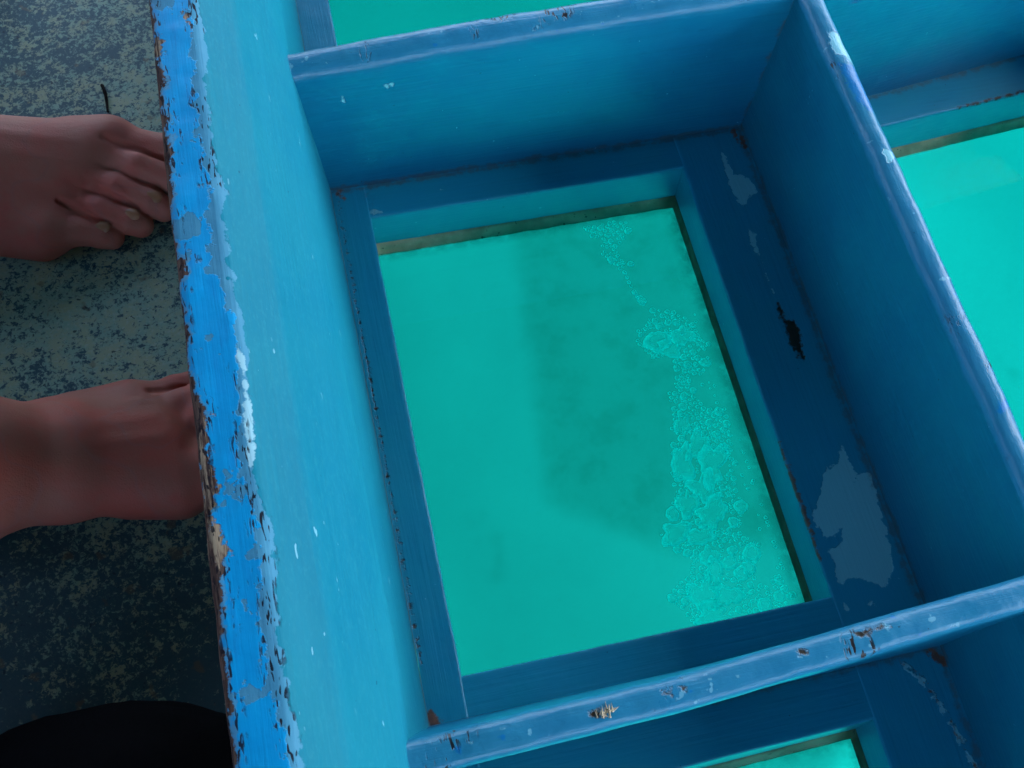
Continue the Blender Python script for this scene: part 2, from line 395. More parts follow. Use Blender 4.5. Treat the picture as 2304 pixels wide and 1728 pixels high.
# ------------------------------------------------------------------ setting: sea and deck
def seabed():
    t = NT('sandy_seabed')
    sand = t.mix(t.noise(1.6, 4, .55, seed=1), (.152, .140, .126, 1), (.203, .181, .159, 1))
    rip = t.noise(1, 2, .5, t.map((3, 5, 1)), seed=2); sand = t.mix(t.math('MULTIPLY', rip, .12), sand, (.11, .09, .085, 1))
    sand = t.mix(t.attr('dimmed_bed'), t.mix(t.noise(1.6, 4, .55, seed=1), (.58, .54, .47, 1), (.68, .63, .55, 1)), sand)   # pale sand added out of view to light the foam; seen bed dimmed
    dark_reflection = t.attr('dark_reflection')
    gn = t.math('ADD', dark_reflection, t.math('MULTIPLY', t.math('SUBTRACT', t.noise(5, 3, .6, seed=3), .5), .25))
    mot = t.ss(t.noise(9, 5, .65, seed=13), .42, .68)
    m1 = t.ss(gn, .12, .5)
    col = t.mix(t.math('MULTIPLY', m1, t.math('ADD', .27, t.math('MULTIPLY', mot, .15))), sand, (.04, .052, .03, 1))  # dark patch paints the reflection in the glass onto the seabed
    sp = t.math('MULTIPLY', t.ss(t.noise(7, 2, .5, seed=5), .66, .86), .22); col = t.mix(sp, col, (.06, .06, .04, 1))
    m = t.principled(col, .9, t.bump(t.noise(3, 3, seed=6), .2, .03), .0)
    n = 180; xs = np.linspace(-3, 5, n); V = []; G = []
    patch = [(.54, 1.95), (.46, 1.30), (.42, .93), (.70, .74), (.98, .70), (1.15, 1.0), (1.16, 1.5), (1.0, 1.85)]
    for j in range(n):
        for i in range(n):
            x, y = xs[i], xs[j]
            V.append((x, y, -2.0 + .05 * mn.noise(Vector((x * .8, y * .8, 0))) + .02 * mn.noise(Vector((x * 3, y * 3, 4)))))
    V = np.array(V); SI = np.clip(sdf_poly(V, [(.02, .12), (.75, .05), (1.3, .45), (2.1, .8), (2.7, 2.0), (1.5, 3.0), (.02, 3.2)], keep=.2) * 5, 0, 1)
    SI *= 1 - .16 * np.clip((V[:, 0] + .1 * V[:, 1] - 1.25) / .5, 0, 1)
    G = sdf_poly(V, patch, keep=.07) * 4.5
    F = [(j * n + i, j * n + i + 1, (j + 1) * n + i + 1, (j + 1) * n + i) for j in range(n - 1) for i in range(n - 1)]
    # wide apron out to the horizon
    b = len(V); ring = [(-3, -3), (5, -3), (5, 5), (-3, 5)]; far = [(-300, -300), (300, -300), (300, 300), (-300, 300)]
    V = np.concatenate([V, [(x, y, -2.02) for x, y in ring], [(x, y, -2.1) for x, y in far]])
    F += [(b + k, b + 4 + k, b + 4 + (k + 1) % 4, b + (k + 1) % 4) for k in range(4)]
    tag(meshobj('seabed', V, F, m, attrs={'dark_reflection': np.concatenate([np.minimum(G, .62), np.zeros(8)]), 'dimmed_bed': np.concatenate([SI, np.zeros(8)])}), kind='structure')
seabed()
def water():
    t = NT('sea_water')
    tr = t.n('BsdfTransparent'); gl = t.n('BsdfGlossy'); gl.inputs['Roughness'].default_value = .08
    fr = t.n('Fresnel'); fr.inputs['IOR'].default_value = 1.33
    nb = t.bump(t.noise(2.2, 4, .6), .6, .15); t.put(fr.inputs['Normal'], nb); t.put(gl.inputs['Normal'], nb)
    mx = t.n('MixShader'); t.put(mx.inputs[0], t.math('MULTIPLY', fr.outputs[0], t.math('SUBTRACT', 1., t.n('NewGeometry').outputs['Backfacing']))); t.put(mx.inputs[1], tr.outputs[0]); t.put(mx.inputs[2], gl.outputs[0])
    sx = t.n('SeparateXYZ'); t.put(sx.inputs[0], t.obj())          # no air gap, so no mirror, where hull and panes lie on the water
    hx = t.ss(t.math('ABSOLUTE', t.math('ADD', sx.outputs[0], .18)), 1.0, 1.1); hy = t.ss(t.math('ABSOLUTE', sx.outputs[1]), 2.4, 2.5)
    mm = t.n('MixShader'); t.put(mm.inputs[0], t.math('MAXIMUM', hx, hy)); t.put(mm.inputs[1], tr.outputs[0]); t.put(mm.inputs[2], mx.outputs[0])
    t.put(t.out.inputs['Surface'], mm.outputs[0])
    ab = t.n('VolumeAbsorption'); t.put(ab.inputs['Color'], (0.0, .815, .826, 1)); ab.inputs['Density'].default_value = 1.35
    t.put(t.out.inputs['Volume'], ab.outputs[0])
    V, F = boxmesh((0, 0, -1.25), (640, 640, 2.37)); V = [(x, y, -.075 if z > -1 else -2.6) for x, y, z in V]
    tag(meshobj('sea_water', V, F, t.m, smooth=False), kind='structure')
water()
def deck():
    parts = [boxmesh((-.69, 0, DECK - .0125), (1.28, 5, .025)), boxmesh((.85, 0, DECK - .0125), (.12, 5, .025)),
             boxmesh((.37, 1.77, DECK - .0125), (.838, 1.46, .025)), boxmesh((.37, -1.44, DECK - .0125), (.838, 2.1, .025))]
    V, F = merge(parts); tag(meshobj('deck', V, F, M_DECK, smooth=False), kind='structure')
deck()
# boat: hull sides, canopy on posts, a left board added to darken that side (all outside the picture, they make its shade)
boat = tag(empty('boat', (0, 0, DECK)), 'flat roofed blue boat that carries the viewing well and shades it', 'boat')
box('canopy', (.275, 0, 1.48), (3.45, 5.2, .03), M_CANVAS, boat)
for x in (-1.28, .93):
    box('gunwale', (x, 0, .06), (.05, 5.1, .33), M_HULL, boat)
    for y in (-2.4, 0, 2.4): box('post', (x, y, .845), (.06, .06, 1.24), M_POST, boat)
box('shade_board', (-1.34, 0, .45), (.02, 5.1, .45), M_CANVAS, boat, 0)  # unseen board added to block light from the left
box('bench', (-.95, .2, .33), (.36, 3.2, .04), M_POST, boat)
for y in (-1.2, .4, 1.6): box('bench_leg', (-.95, y, .139), (.3, .05, .338), M_POST, boat)

# ------------------------------------------------------------------ viewing well
well = tag(empty('viewing_well', (.37, .33, DECK)), 'worn blue wooden viewing well with compartments over green lit glass windows', 'viewing well')
Y0, Y1 = -.42, 1.05
# --- left coaming: flared plank with a thick worn rim
def coaming():
    prof = fillet([(-.035, -.028), (-.048, .09), (-.0895, .196), (-.0865, .2195), (-.059, .2215), (-.0365, .198), (-.0085, .147), (.0043, 0), (.0043, -.05)],
                  [0, .06, .02, .006, .009, .03, .09, 0, 0], 10)
    prof = resample(prof, .0035)
    pr = np.array(prof); k0 = int(np.argmin(np.hypot(pr[:, 0] + .0868, pr[:, 1] - .2165)))
    arc = np.concatenate([[0], np.cumsum(np.linalg.norm(np.diff(pr, axis=0), axis=1))]); arc -= arc[k0]
    ys = np.arange(Y0, Y1 + .001, .004)
    secs = [[(p[0], y, p[1]) for p in pr] for y in ys]
    V, F = loft(secs); U = np.tile(arc, len(ys))
    rim = np.clip(1 - np.abs(U - .012) / .04, 0, 1)
    V = wobble(V, [(9, .0012), (38, .0007)], .25 + rim)
    V = wobble(V, [(120, .0006)], rim)
    A = {'u': U, 'wall': (U > .05).astype(float)}
    A['white'] = sdf_poly(np.c_[U, V[:, 1], V[:, 2]], [(.027, .300), (.030, .290), (.031, .262), (.030, .235), (.0265, .226), (.0260, .25), (.028, .262), (.0285, .280)], keep=.01)
    w = np.c_[U, V[:, 1], V[:, 2]]
    A['wood'] = np.maximum.reduce([sdf_poly(w, q) for q in (
        [(.002, .252), (.0075, .258), (.0085, .262), (.006, .243), (.010, .222), (.004, .205), (.001, .222)],
        [(-.001, .522), (.006, .519), (.007, .506), (.001, .503), (-.004, .51)],
        [(.003, .205), (.009, .2), (.012, .185), (.005, .178), (.001, .19)],
        [(.0225, .587), (.026, .582), (.026, .568), (.023, .565)],
        [(.022, .54), (.0255, .536), (.026, .52), (.0235, .516)])])
    A['dirt'] = sdf_line(V, [(.003, Y0), (.003, Y1)], .002, zr=(-.06, .01))
    return meshobj('coaming', V, F, M_COAM, well, attrs=A)
coaming()

def divider(axis, stations, mat, name, marks=None, roll_amp=1.0):
    """stations: (s, front_foot, front_top, back_top, back_foot, h): a board standing on the ledge, rounded along its top"""
    secs, RM = [], []
    def prof(st):
        ff, ft, bt, bf, h = st
        p = fillet([(ff, -.004), (ff + (ft - ff) * .82, h * .82), (ft, h), (bt, h + .0005), (bt + (bf - bt) * .18, h * .82), (bf, -.004)], [0, .03, .0125, .0125, .03, 0], 9)
        return p
    S0 = np.array([s[0] for s in stations]); D = np.array([s[1:] for s in stations])
    base = None; ss = np.arange(S0[0], S0[-1] + .001, .004)
    for s in ss:
        d = [np.interp(s, S0, D[:, k]) for k in range(5)]
        p = np.array(prof(d))
        if base is None:
            seg = np.linalg.norm(np.diff(p, axis=0), axis=1); reps = np.maximum(1, np.ceil(seg / .005)).astype(int)
            base = reps
        q = [p[0]]
        for i, r in enumerate(base):
            for k in range(1, r + 1): q.append(p[i] + (p[i + 1] - p[i]) * k / r)
        q = np.array(q)
        if axis == 'x': secs.append(np.c_[np.full(len(q), s), q[:, 0], q[:, 1]])
        else: secs.append(np.c_[q[:, 0], np.full(len(q), s), q[:, 1]])
        RM.append(np.clip((q[:, 1] - (d[4] - .012)) / .011, 0, 1))
    V, F = loft(secs); RM = np.concatenate(RM)
    if axis == 'x': F = [f[::-1] for f in F]
    V = wobble(V, [(7, .0010), (30, .0006)], np.clip(V[:, 2] / .03, 0, 1)); V = wobble(V, [(60, .0006), (150, .0003)], RM)
    A = {'rim': RM}
    for k, fn in (marks or {}).items(): A[k] = fn(V)
    return meshobj(name, V, F, mat, well, attrs=A)

# cross board between this compartment and the next one up
divider('x', [(-.012, .5485, .5435, .569, .574, .142), (.15, .5485, .5475, .573, .574, .147), (.36, .5485, .549, .575, .574, .151), (.473, .560, .56, .585, .585, .149), (.77, .597, .597, .622, .622, .149)],
        M_DIV, 'divider', {
    'dirt': lambda V: np.maximum(sdf_line(V, [(.004, .001), (.36, .001)], .0022, idx=(0, 2)), sdf_line(V, [(.351, -.01), (.362, .15)], .0016, idx=(0, 2))) * (V[:, 1] < .566),
    'pale': lambda V: np.maximum(sdf_poly(V, [(.055, .118), (.06, .121), (.061, .115), (.057, .112)], idx=(0, 2)), sdf_poly(V, [(.022, .113), (.025, .112), (.025, .105), (.022, .106)], idx=(0, 2)))})
# cross board below, its rounded top close to the lens
divider('x', [(-.012, .098, .0715, .0925, .122, .147), (.15, .098, .077, .0965, .122, .147), (.37, .101, .0905, .109, .124, .147), (.77, .115, .11, .132, .138, .147)],
        M_DIV, 'divider', {
    'dirt': lambda V: np.maximum(sdf_line(V, [(.004, .001), (.36, .001)], .002, idx=(0, 2)), 0),
    'deepblue': lambda V: np.maximum(sdf_line(V, [(.0155, .0825), (.0165, .0832)], .0022), sdf_line(V, [(.0385, .0845), (.0395, .083)], .0012)),
    'hole': lambda V: np.maximum.reduce([sdf_line(V, q, .0012, zr=(.13, .16)) for q in ([(.088, .0862), (.0935, .0868)], [(.128, .0885), (.131, .0862)], [(.137, .0885), (.1385, .0875)], [(.206, .0935), (.2085, .0925)], [(.24, .097), (.2445, .0952), (.248, .0968), (.258, .0972)])])})
# long board on the right
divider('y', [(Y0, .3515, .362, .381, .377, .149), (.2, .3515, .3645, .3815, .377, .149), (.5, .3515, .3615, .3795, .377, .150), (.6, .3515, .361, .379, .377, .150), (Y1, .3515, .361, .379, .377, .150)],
        M_DIVY, 'divider', {
    'dirt': lambda V: sdf_line(V, [(.09, .001), (.57, .001)], .0018, idx=(1, 2)) * (V[:, 0] < .36),
    'deepblue': lambda V: sdf_poly(V, [(.3670, .480), (.3765, .476), (.3800, .463), (.3860, .464), (.3850, .450), (.375, .434), (.3685, .446)], zr=(.130, .17)) + sdf_line(V, [(.372, .206), (.377, .209)], .0028, zr=(.13, .17)),
    'pale': lambda V: np.maximum(sdf_poly(V, [(.3675, .508), (.375, .507), (.3850, .487), (.3865, .466), (.3795, .467), (.3765, .482), (.3675, .490)], zr=(.125, .17)), sdf_poly(V, [(.369, .40), (.376, .402), (.377, .394), (.371, .392)], zr=(.125, .17)))})
# outer boards, out of the picture
divider('y', [(Y0, .745, .755, .78, .775, .150), (Y1, .745, .755, .78, .775, .150)], M_DIVY, 'divider')
divider('x', [(-.012, 1.02, 1.02, 1.045, 1.045, .147), (.77, 1.02, 1.02, 1.045, 1.045, .147)], M_DIV, 'divider')
divider('x', [(-.012, -.41, -.41, -.385, -.385, .147), (.77, -.41, -.41, -.385, -.385, .147)], M_DIV, 'divider')

# --- window frames: four planks round an opening, a reveal, a grimy bead, a pane
def plank(A, B, lip, wall, zlo, lip_first=True):
    """plank along A->B; lip/wall are the (start, end) offsets of its opening side and wall side points"""
    n = max(2, int(math.ceil(np.linalg.norm(np.array(B) - np.array(A)) / .004)))
    l0, l1 = [np.array(p, float) for p in lip]; w0, w1 = [np.array(p, float) for p in wall]
    secs = []
    for k in range(n + 1):
        s = k / n; l = l0 + (l1 - l0) * s; w = w0 + (w1 - w0) * s; d = (w - l); L = np.linalg.norm(d); d /= L
        pr = fillet([(0.0003, zlo), (0, 0), (L, 0)], [0, .0022, 0], 4)
        q = [pr[0]]
        for a, b in zip(pr[:-1], pr[1:]):
            r = PL_REPS.get(id(lip), None)
            q.append(b)
        # uniform refinement
        full = [q[0]]
        for i, (a, b) in enumerate(zip(q[:-1], q[1:])):
            m = 6 if i == 0 else (14 if i == len(q) - 2 else 1)
            for j in range(1, m + 1): full.append(np.array(a) + (np.array(b) - np.array(a)) * j / m)
        secs.append([(l[0] + d[0] * p[0], l[1] + d[1] * p[0], p[1]) for p in full])
    return loft(secs)
PL_REPS = {}
def window(lips, walls, mats, marks=None):
    """lips / walls: corners TL, TR, BR, BL of the opening and of the surrounding boards"""
    fr = empty('window_frame', (sum(p[0] for p in lips) / 4, sum(p[1] for p in lips) / 4, 0)); fr.parent = well; fr.matrix_parent_inverse = Matrix.Translation(-well.location)
    TL, TR, BR, BL = lips; wTL, wTR, wBR, wBL = walls
    ext = lambda p, q, x=None, y=None: p
    bars = [  # side planks run the full height, the cross planks are fitted between them
        ('side', (TL, BL), ((TL[0], wTL[1]), (BL[0], wBL[1])), (wTL, wBL)),
        ('side', (TR, BR), ((TR[0], wTR[1]), (BR[0], wBR[1])), (wTR, wBR)),
        ('cross', (TL, TR), ((TL[0] - .001, TL[1]), (TR[0] + .001, TR[1])), ((TL[0] - .001, wTL[1] + (wTR[1] - wTL[1]) * (TL[0] - wTL[0]) / (wTR[0] - wTL[0])), (TR[0] + .001, wTL[1] + (wTR[1] - wTL[1]) * (TR[0] - wTL[0]) / (wTR[0] - wTL[0])))),
        ('cross', (BL, BR), ((BL[0] - .001, BL[1]), (BR[0] + .001, BR[1])), ((BL[0] - .001, wBL[1] + (wBR[1] - wBL[1]) * (BL[0] - wBL[0]) / (wBR[0] - wBL[0])), (BR[0] + .001, wBL[1] + (wBR[1] - wBL[1]) * (BR[0] - wBL[0]) / (wBR[0] - wBL[0]))))]
    cx = sum(p[0] for p in lips) / 4; cy = sum(p[1] for p in lips) / 4
    for kind, (a, b), lip, wall in bars:
        V, F = plank(a, b, lip, wall, -.039)
        # faces must look up / into the opening
        f = F[len(F) // 2]; nn = np.cross(V[f[1]] - V[f[0]], V[f[3]] - V[f[0]])
        if F and nn[2] < -1e-12 or (abs(nn[2]) <= 1e-12 and (nn[0] * (cx - V[f[0]][0]) + nn[1] * (cy - V[f[0]][1])) < 0): F = [q[::-1] for q in F]
        V = wobble(V, [(12, .0006), (45, .0004)], np.clip((V[:, 2] + .039) / .01, 0, 1))
        if kind == 'cross': V[:, 2] -= .0006
        A = {'reveal': np.clip((-.0012 - V[:, 2]) / .002, 0, 1)}
        for k, fn in (marks or {}).items(): A[k] = fn(V)
        meshobj('plank', V, F, mats[0 if kind == 'cross' else 1], fr, attrs=A)
    # bead of sealant below the planks, leaning into the opening
    ring = [TL, TR, BR, BL]; sec = []
    N = 60
    out = []
    for i in range(4):
        p, q = np.array(ring[i], float), np.array(ring[(i + 1) % 4], float)
        for k in range(N): out.append(p + (q - p) * k / N)
    out = np.array(out); ctr = np.array([cx, cy])
    dirn = np.sign(ctr - out); 
    def inset(o, d):
        hx = (max(p[0] for p in lips) - min(p[0] for p in lips)) / 2; hy = (max(p[1] for p in lips) - min(p[1] for p in lips)) / 2
        return ctr + (o - ctr) * (1 - np.array([d * (.32 if d > 0 else 1) / hx, d / hy]))
    secs = []
    for dd, z in ((-.004, -.0385), (-.0005, -.039), (.001, -.041), (.002, -.0445), (.0035, -.048), (.0045, GLASS - .001)):
        secs.append([(*inset(o, dd + .0007 * mn.noise(Vector((o[0] * 60, o[1] * 60, z * 40)))), z) for o in out])
    V, F = loft(secs, closed=True)
    c0 = V[F[0][0]]; nn = np.cross(V[F[0][1]] - V[F[0][0]], V[F[0][3]] - V[F[0][0]])
    xm = max(p[0] for p in lips); meshobj('sealant_bead', V, F, M_BEAD, fr, attrs={'mould': np.clip((V[:, 0] - xm + .02) / .014, 0, 1)})
    # pane
    nx, ny = 60, 80; V = []; E = []
    lo = [min(p[0] for p in lips) - .012, min(p[1] for p in lips) - .012]; hi = [max(p[0] for p in lips) + .012, max(p[1] for p in lips) + .012]
    for z in (GLASS, GLASS - .005):
        for j in range(ny + 1):
            for i in range(nx + 1):
                x = lo[0] + (hi[0] - lo[0]) * i / nx; y = lo[1] + (hi[1] - lo[1]) * j / ny; V.append((x, y, z))
                E.append(max(0, min(hi[0] - x, hi[1] - y) - .012) if z == GLASS else .1)
    n0 = (nx + 1) * (ny + 1); F = []
    for j in range(ny):
        for i in range(nx):
            a = j * (nx + 1) + i; q = (a, a + 1, a + nx + 2, a + nx + 1); F.append(q); F.append(tuple(n0 + k for k in q[::-1]))
    meshobj('glass_pane', V, F, M_GLASS, fr, smooth=False, attrs={'edge': E})
    return fr
P1 = [(.3274, .5253), (.3303, .5216), (.331, .5022), (.3414, .4971), (.3472, .4818), (.337, .4791), (.3301, .468), (.326, .4781), (.3244, .494)]
P2 = [(.3272, .4488), (.3312, .445), (.3279, .4307), (.3267, .4191), (.3273, .3972), (.3256, .4077), (.3239, .4345)]
P3 = [(.3346, .2562), (.337, .2495), (.3374, .2407), (.34, .2316), (.3329, .2221), (.3476, .2325), (.3489, .22), (.3471, .2059), (.3455, .1956), (.3439, .176), (.338, .1544), (.3297, .1449), (.3193, .1538), (.3094, .1581), (.2990, .1551), (.2963, .1598), (.3011, .1666), (.2995, .1784), (.3104, .183), (.3133, .194), (.3004, .1874), (.297, .1974), (.2954, .2059), (.3024, .2128), (.3104, .2255), (.3175, .2387), (.3283, .2389)]
GASH = [(.327, .381), (.3302, .3755), (.3291, .3645), (.3372, .3587), (.3374, .3517), (.335, .3412), (.3321, .3255), (.3283, .329), (.3264, .3416), (.3269, .358), (.3252, .368)]
Z0 = (-.004, .004)
mainmarks = {
    'pale': lambda V: np.maximum.reduce([sdf_poly(V, q, Z0) for q in (P1, P2, P3)] + [sdf_line(V, [(.3265, .4), (.327, .385)], .0006, zr=Z0), sdf_line(V, [(.315, .137), (.317, .135)], .0022, zr=Z0), sdf_line(V, [(.296, .14), (.299, .136)], .0014, zr=Z0), sdf_line(V, [(.0345, .5215), (.0385, .5215)], .0022, zr=(-.03, .01)), sdf_line(V, [(.0905, .533), (.0915, .533)], .0006, zr=Z0)]),
    'hole': lambda V: np.maximum(sdf_poly(V, GASH, Z0), sdf_line(V, [(.0085, .55), (.0075, .38), (.0068, .25), (.0066, .16)], .0001, zr=Z0)),
    'rust': lambda V: np.maximum.reduce([sdf_line(V, [(.0055, .127), (.0085, .122)], .0035, zr=Z0), sdf_line(V, [(.2915, .265), (.2915, .175)], .0012, zr=(-.006, .004)), sdf_line(V, [(.345, .545), (.3495, .53)], .003, zr=Z0), sdf_line(V, [(.0105, .545), (.013, .538)], .002, zr=Z0)]),
    'dirt': lambda V: np.maximum.reduce([sdf_line(V, [(.006, .547), (.35, .547)], .0022, zr=Z0), sdf_line(V, [(.3495, .546), (.3495, .12)], .0020, zr=Z0), sdf_line(V, [(.033, .55), (.033, .522)], .0004, zr=Z0)]),
}
M_L = (M_LEDGE, M_LEDGEY)
lips = ((.0318, .5165), (.2915, .5165), (.2905, .1485), (.0305, .1485)); walls = ((.004, .5505), (.3535, .5505), (.3535, .119), (.004, .119))
window(lips, walls, M_L, mainmarks)
window(((.032, 1.0), (.30, 1.0), (.30, .61), (.033, .61)), ((.004, 1.022), (.3535, 1.022), (.3535, .572), (.004, .572)), M_L)
window(((.031, .0585), (.290, .064), (.290, -.36), (.031, -.36)), ((.004, .100), (.3535, .104), (.3535, -.388), (.004, -.388)), M_L,
       {'dirt': lambda V: np.maximum(sdf_line(V, [(.004, .0965), (.35, .1)], .002, zr=Z0), sdf_line(V, [(.3495, .1), (.3495, -.1)], .0018, zr=Z0)),
        'rust': lambda V: np.maximum(sdf_line(V, [(.343, .098), (.3495, .09)], .003, zr=Z0), sdf_line(V, [(.318, .098), (.33, .085), (.338, .06), (.345, .02), (.347, -.02)], .0004, zr=Z0)),
        'pale': lambda V: sdf_line(V, [(.322, .094), (.332, .08), (.339, .055), (.345, .02)], .0018, zr=Z0)})
window(((.405, .521), (.70, .5465), (.70, .165), (.405, .145)), ((.3745, .5495), (.747, .5955), (.747, .131), (.3745, .120)), M_L,
       {'dirt': lambda V: sdf_line(V, [(.376, .5475), (.473, .5585), (.745, .592)], .002, zr=Z0),
        'hole': lambda V: sdf_line(V, [(.545, .5335), (.60, .5395), (.66, .5445)], .0007, zr=(-.005, .004))})
window(((.405, 1.0), (.70, 1.0), (.70, .66), (.405, .62)), ((.3745, 1.022), (.747, 1.022), (.747, .617), (.3745, .573)), M_L)
window(((.405, .065), (.70, .075), (.70, -.36), (.405, -.36)), ((.3745, .102), (.747, .116), (.747, -.388), (.3745, -.388)), M_L)
# splintered knot on the lower board
def knot():
    parts = []
    for k in range(22):
        x = .0953 + random.gauss(0, .0021); y = .0835 + random.gauss(0, .0014); a = random.gauss(1.4, .5); L = random.uniform(.0025, .0055); w = random.uniform(.0004, .0009)
        z = .1478 + random.uniform(-.0006, .0008); d = Vector((math.cos(a), math.sin(a), random.uniform(-.15, .25))) * L; s = Vector((-math.sin(a), math.cos(a), 0)) * w
        p = Vector((x, y, z)); q = p + d; u = Vector((0, 0, .0007))
        parts.append(([p - s, p + s, p + u, q], [(0, 1, 2), (0, 2, 3), (2, 1, 3), (1, 0, 3)]))
    V, F = merge([([tuple(v) for v in a], b) for a, b in parts]); meshobj('splinters', V, F, M_SPLINT, well, smooth=False)
knot()

# ------------------------------------------------------------------ bubbles under the glass
def bubbles():
    t = NT('bubble_film')
    tr = t.n('BsdfTransparent'); t.put(tr.inputs[0], (.99, 1, 1, 1))
    df = t.n('BsdfDiffuse'); t.put(df.inputs[0], (.12, .97, .92, 1)); tl = t.n('BsdfTranslucent'); t.put(tl.inputs[0], (.14, .99, .95, 1))
    a = t.n('MixShader', _inputs=None) if False else t.n('MixShader'); a.inputs[0].default_value = .78; t.put(a.inputs[1], df.outputs[0]); t.put(a.inputs[2], tl.outputs[0])
    f = t.math('ADD', .26, t.math('MULTIPLY', t.attr('ring'), .66))
    b = t.n('MixShader'); t.put(b.inputs[0], f); t.put(b.inputs[1], tr.outputs[0]); t.put(b.inputs[2], a.outputs[0])
    t.put(t.out.inputs['Surface'], b.outputs[0])
    b1 = [(.2074, .5112), (.2127, .5028), (.22, .4971), (.2222, .4866), (.2188, .483), (.2233, .4721), (.2285, .4683), (.232, .4615), (.236, .4681), (.2318, .4762), (.2378, .4893), (.2478, .499), (.2484, .5106), (.2334, .5105)]
    b2 = [(.2574, .4130), (.2663, .4152), (.2732, .4057), (.2782, .398), (.2778, .3887), (.2846, .3794), (.2756, .3773), (.2718, .3689), (.2779, .3651), (.2719, .3572), (.2596, .3558), (.2582, .3471), (.2624, .3412), (.2598, .3366), (.264, .327), (.2728, .3215), (.2798, .3176), (.278, .3043), (.2755, .2927), (.2375, .3004), (.2325, .3148), (.2391, .3258), (.2381, .3423), (.2467, .352), (.2506, .3614), (.2519, .3741), (.2433, .3772), (.2348, .3763), (.2296, .3878), (.2246, .3953), (.2289, .4024), (.2382, .41), (.2468, .415)]
    b3 = [(.2314, .3017), (.2755, .2927), (.2746, .2776), (.2707, .2683), (.269, .2537), (.2685, .2371), (.2621, .2259), (.2616, .2183), (.2714, .2077), (.2691, .2007), (.2605, .1857), (.2554, .1757), (.2678, .1795), (.2817, .1794), (.2858, .1666), (.2748, .1589), (.2476, .1602), (.2061, .1582), (.2003, .1692), (.1944, .1831), (.1987, .1886), (.2138, .1964), (.2179, .2039), (.2103, .2157), (.2004, .2234), (.2001, .232), (.2114, .2422), (.2149, .2511), (.222, .2594), (.2202, .2727), (.2246, .2848)]
    def inside(p, poly):
        c = False
        for (x0, y0), (x1, y1) in zip(poly, poly[1:] + poly[:1]):
            if (y0 > p[1]) != (y1 > p[1]) and p[0] < (x1 - x0) * (p[1] - y0) / (y1 - y0) + x0: c = not c
        return c
    parts = []; placed = []; rings = []
    def blob(x, y, r, sx=1., ang=0., wav=0., flat=.45):
        zo = random.uniform(-.0012, 0); nu = 18 if r < .004 else 36; ph = random.uniform(0, 99); hgt = min(r, .0035) * flat
        RS = ((0, 0, 0), (.4, -.04, .03), (.62, -.12, .12), (.76, -.25, .35 if r > .0045 else .55), (.87, -.5, .8 if r > .0045 else 1), (.95, -.8, .95), (1, -1.15, .5))
        V = []; F = []; G = []
        for rad, zz, ring in RS:
            for i in range(nu):
                a = 2 * math.pi * i / nu; rr = r * rad * (1 + wav * mn.noise(Vector((math.cos(a) * 1.6 + ph, math.sin(a) * 1.6, ph))))
                u = rr * math.cos(a) * sx; v = rr * math.sin(a)
                V.append((x + u * math.cos(ang) - v * math.sin(ang), y + u * math.sin(ang) + v * math.cos(ang), GLASS - .0054 + zo + hgt * zz)); G.append(ring)
        for j in range(len(RS) - 1):
            for i in range(nu): F.append((j * nu + i, (j + 1) * nu + i, (j + 1) * nu + (i + 1) % nu, j * nu + (i + 1) % nu))
        parts.append((V, F)); rings.extend(G); placed.append((x, y, r))
    def fill(poly, n, sizes, pack=1.0):
        xs = [p[0] for p in poly]; ys = [p[1] for p in poly]; k = 0
        for _ in range(n * 12):
            if k >= n: break
            p = (random.uniform(min(xs), max(xs)), random.uniform(min(ys), max(ys)))
            if not inside(p, poly): continue
            r = sizes()
            if any((p[0] - a) ** 2 + (p[1] - b) ** 2 < ((r + c) * pack) ** 2 for a, b, c in placed): continue
            blob(p[0], p[1], r, random.uniform(1, 1.25), random.uniform(0, 3), .25); k += 1
    # the larger merged bubbles first
    for x, y, r, sx, ang, wav in ((.243, .392, .0105, 1.15, .4, .6), (.265, .392, .009, 1.2, .9, .6), (.251, .382, .008, 1.4, -.4, .7), (.2425, .3155, .005, 2.2, 1.4, .8), (.248, .296, .009, 1.3, 1.0, .8),
                                  (.234, .283, .009, 1.5, 1.2, .9), (.256, .277, .011, 1.4, 1.1, .9), (.242, .262, .010, 1.2, .6, .9), (.228, .252, .007, 1.5, 1.2, .9), (.244, .240, .010, 1.3, .9, .9), (.212, .230, .0085, 1.3, .5, .7),
                                  (.228, .224, .008, 1.4, .2, .8), (.232, .208, .007, 1.2, 1, .6), (.233, .196, .0075, 1.3, 1.5, .7), (.219, .178, .010, 1.5, 1.1, .9), (.236, .176, .009, 1.2, .3, .9), (.224, .163, .009, 1.4, .2, .9), (.245, .2, .006, 1.1, .3, .4), (.252, .19, .0055, 1.1, .8, .3), (.264, .203, .0058, 1.3, 1.2, .5), (.2585, .193, .0045, 1.5, 1.2, .4)):
        blob(x, y, r, sx, ang, wav, .5)
    for x, y, r, sx in ((.2335, .4595, .0016, 1.3), (.2342, .4545, .0013, 1.4), (.2348, .4500, .0015, 1.2), (.2352, .4452, .0012, 1.3), (.2368, .4390, .0022, 1.3), (.2407, .4315, .0036, 1.5), (.2383, .4352, .0018, 1.2), (.247, .4195, .0027, 1.), (.2525, .4185, .0012, 1.), (.2585, .4160, .0020, 1.1), (.264, .4145, .0020, 1.), (.2535, .4130, .0023, 1.), (.2412, .4675, .0029, 1.)):
        blob(x, y, r, sx, 1.9 if sx > 1.1 else 0, .2)
    ex = lambda lo, hi: (lambda: lo + (hi - lo) * random.random() ** 1.7)
    fill(b1, 110, ex(.0012, .0034)); fill(b2, 240, ex(.0014, .0044)); fill(b3, 320, ex(.0015, .0056)); fill(b2, 120, ex(.0008, .0014)); fill(b3, 160, ex(.0008, .0015))
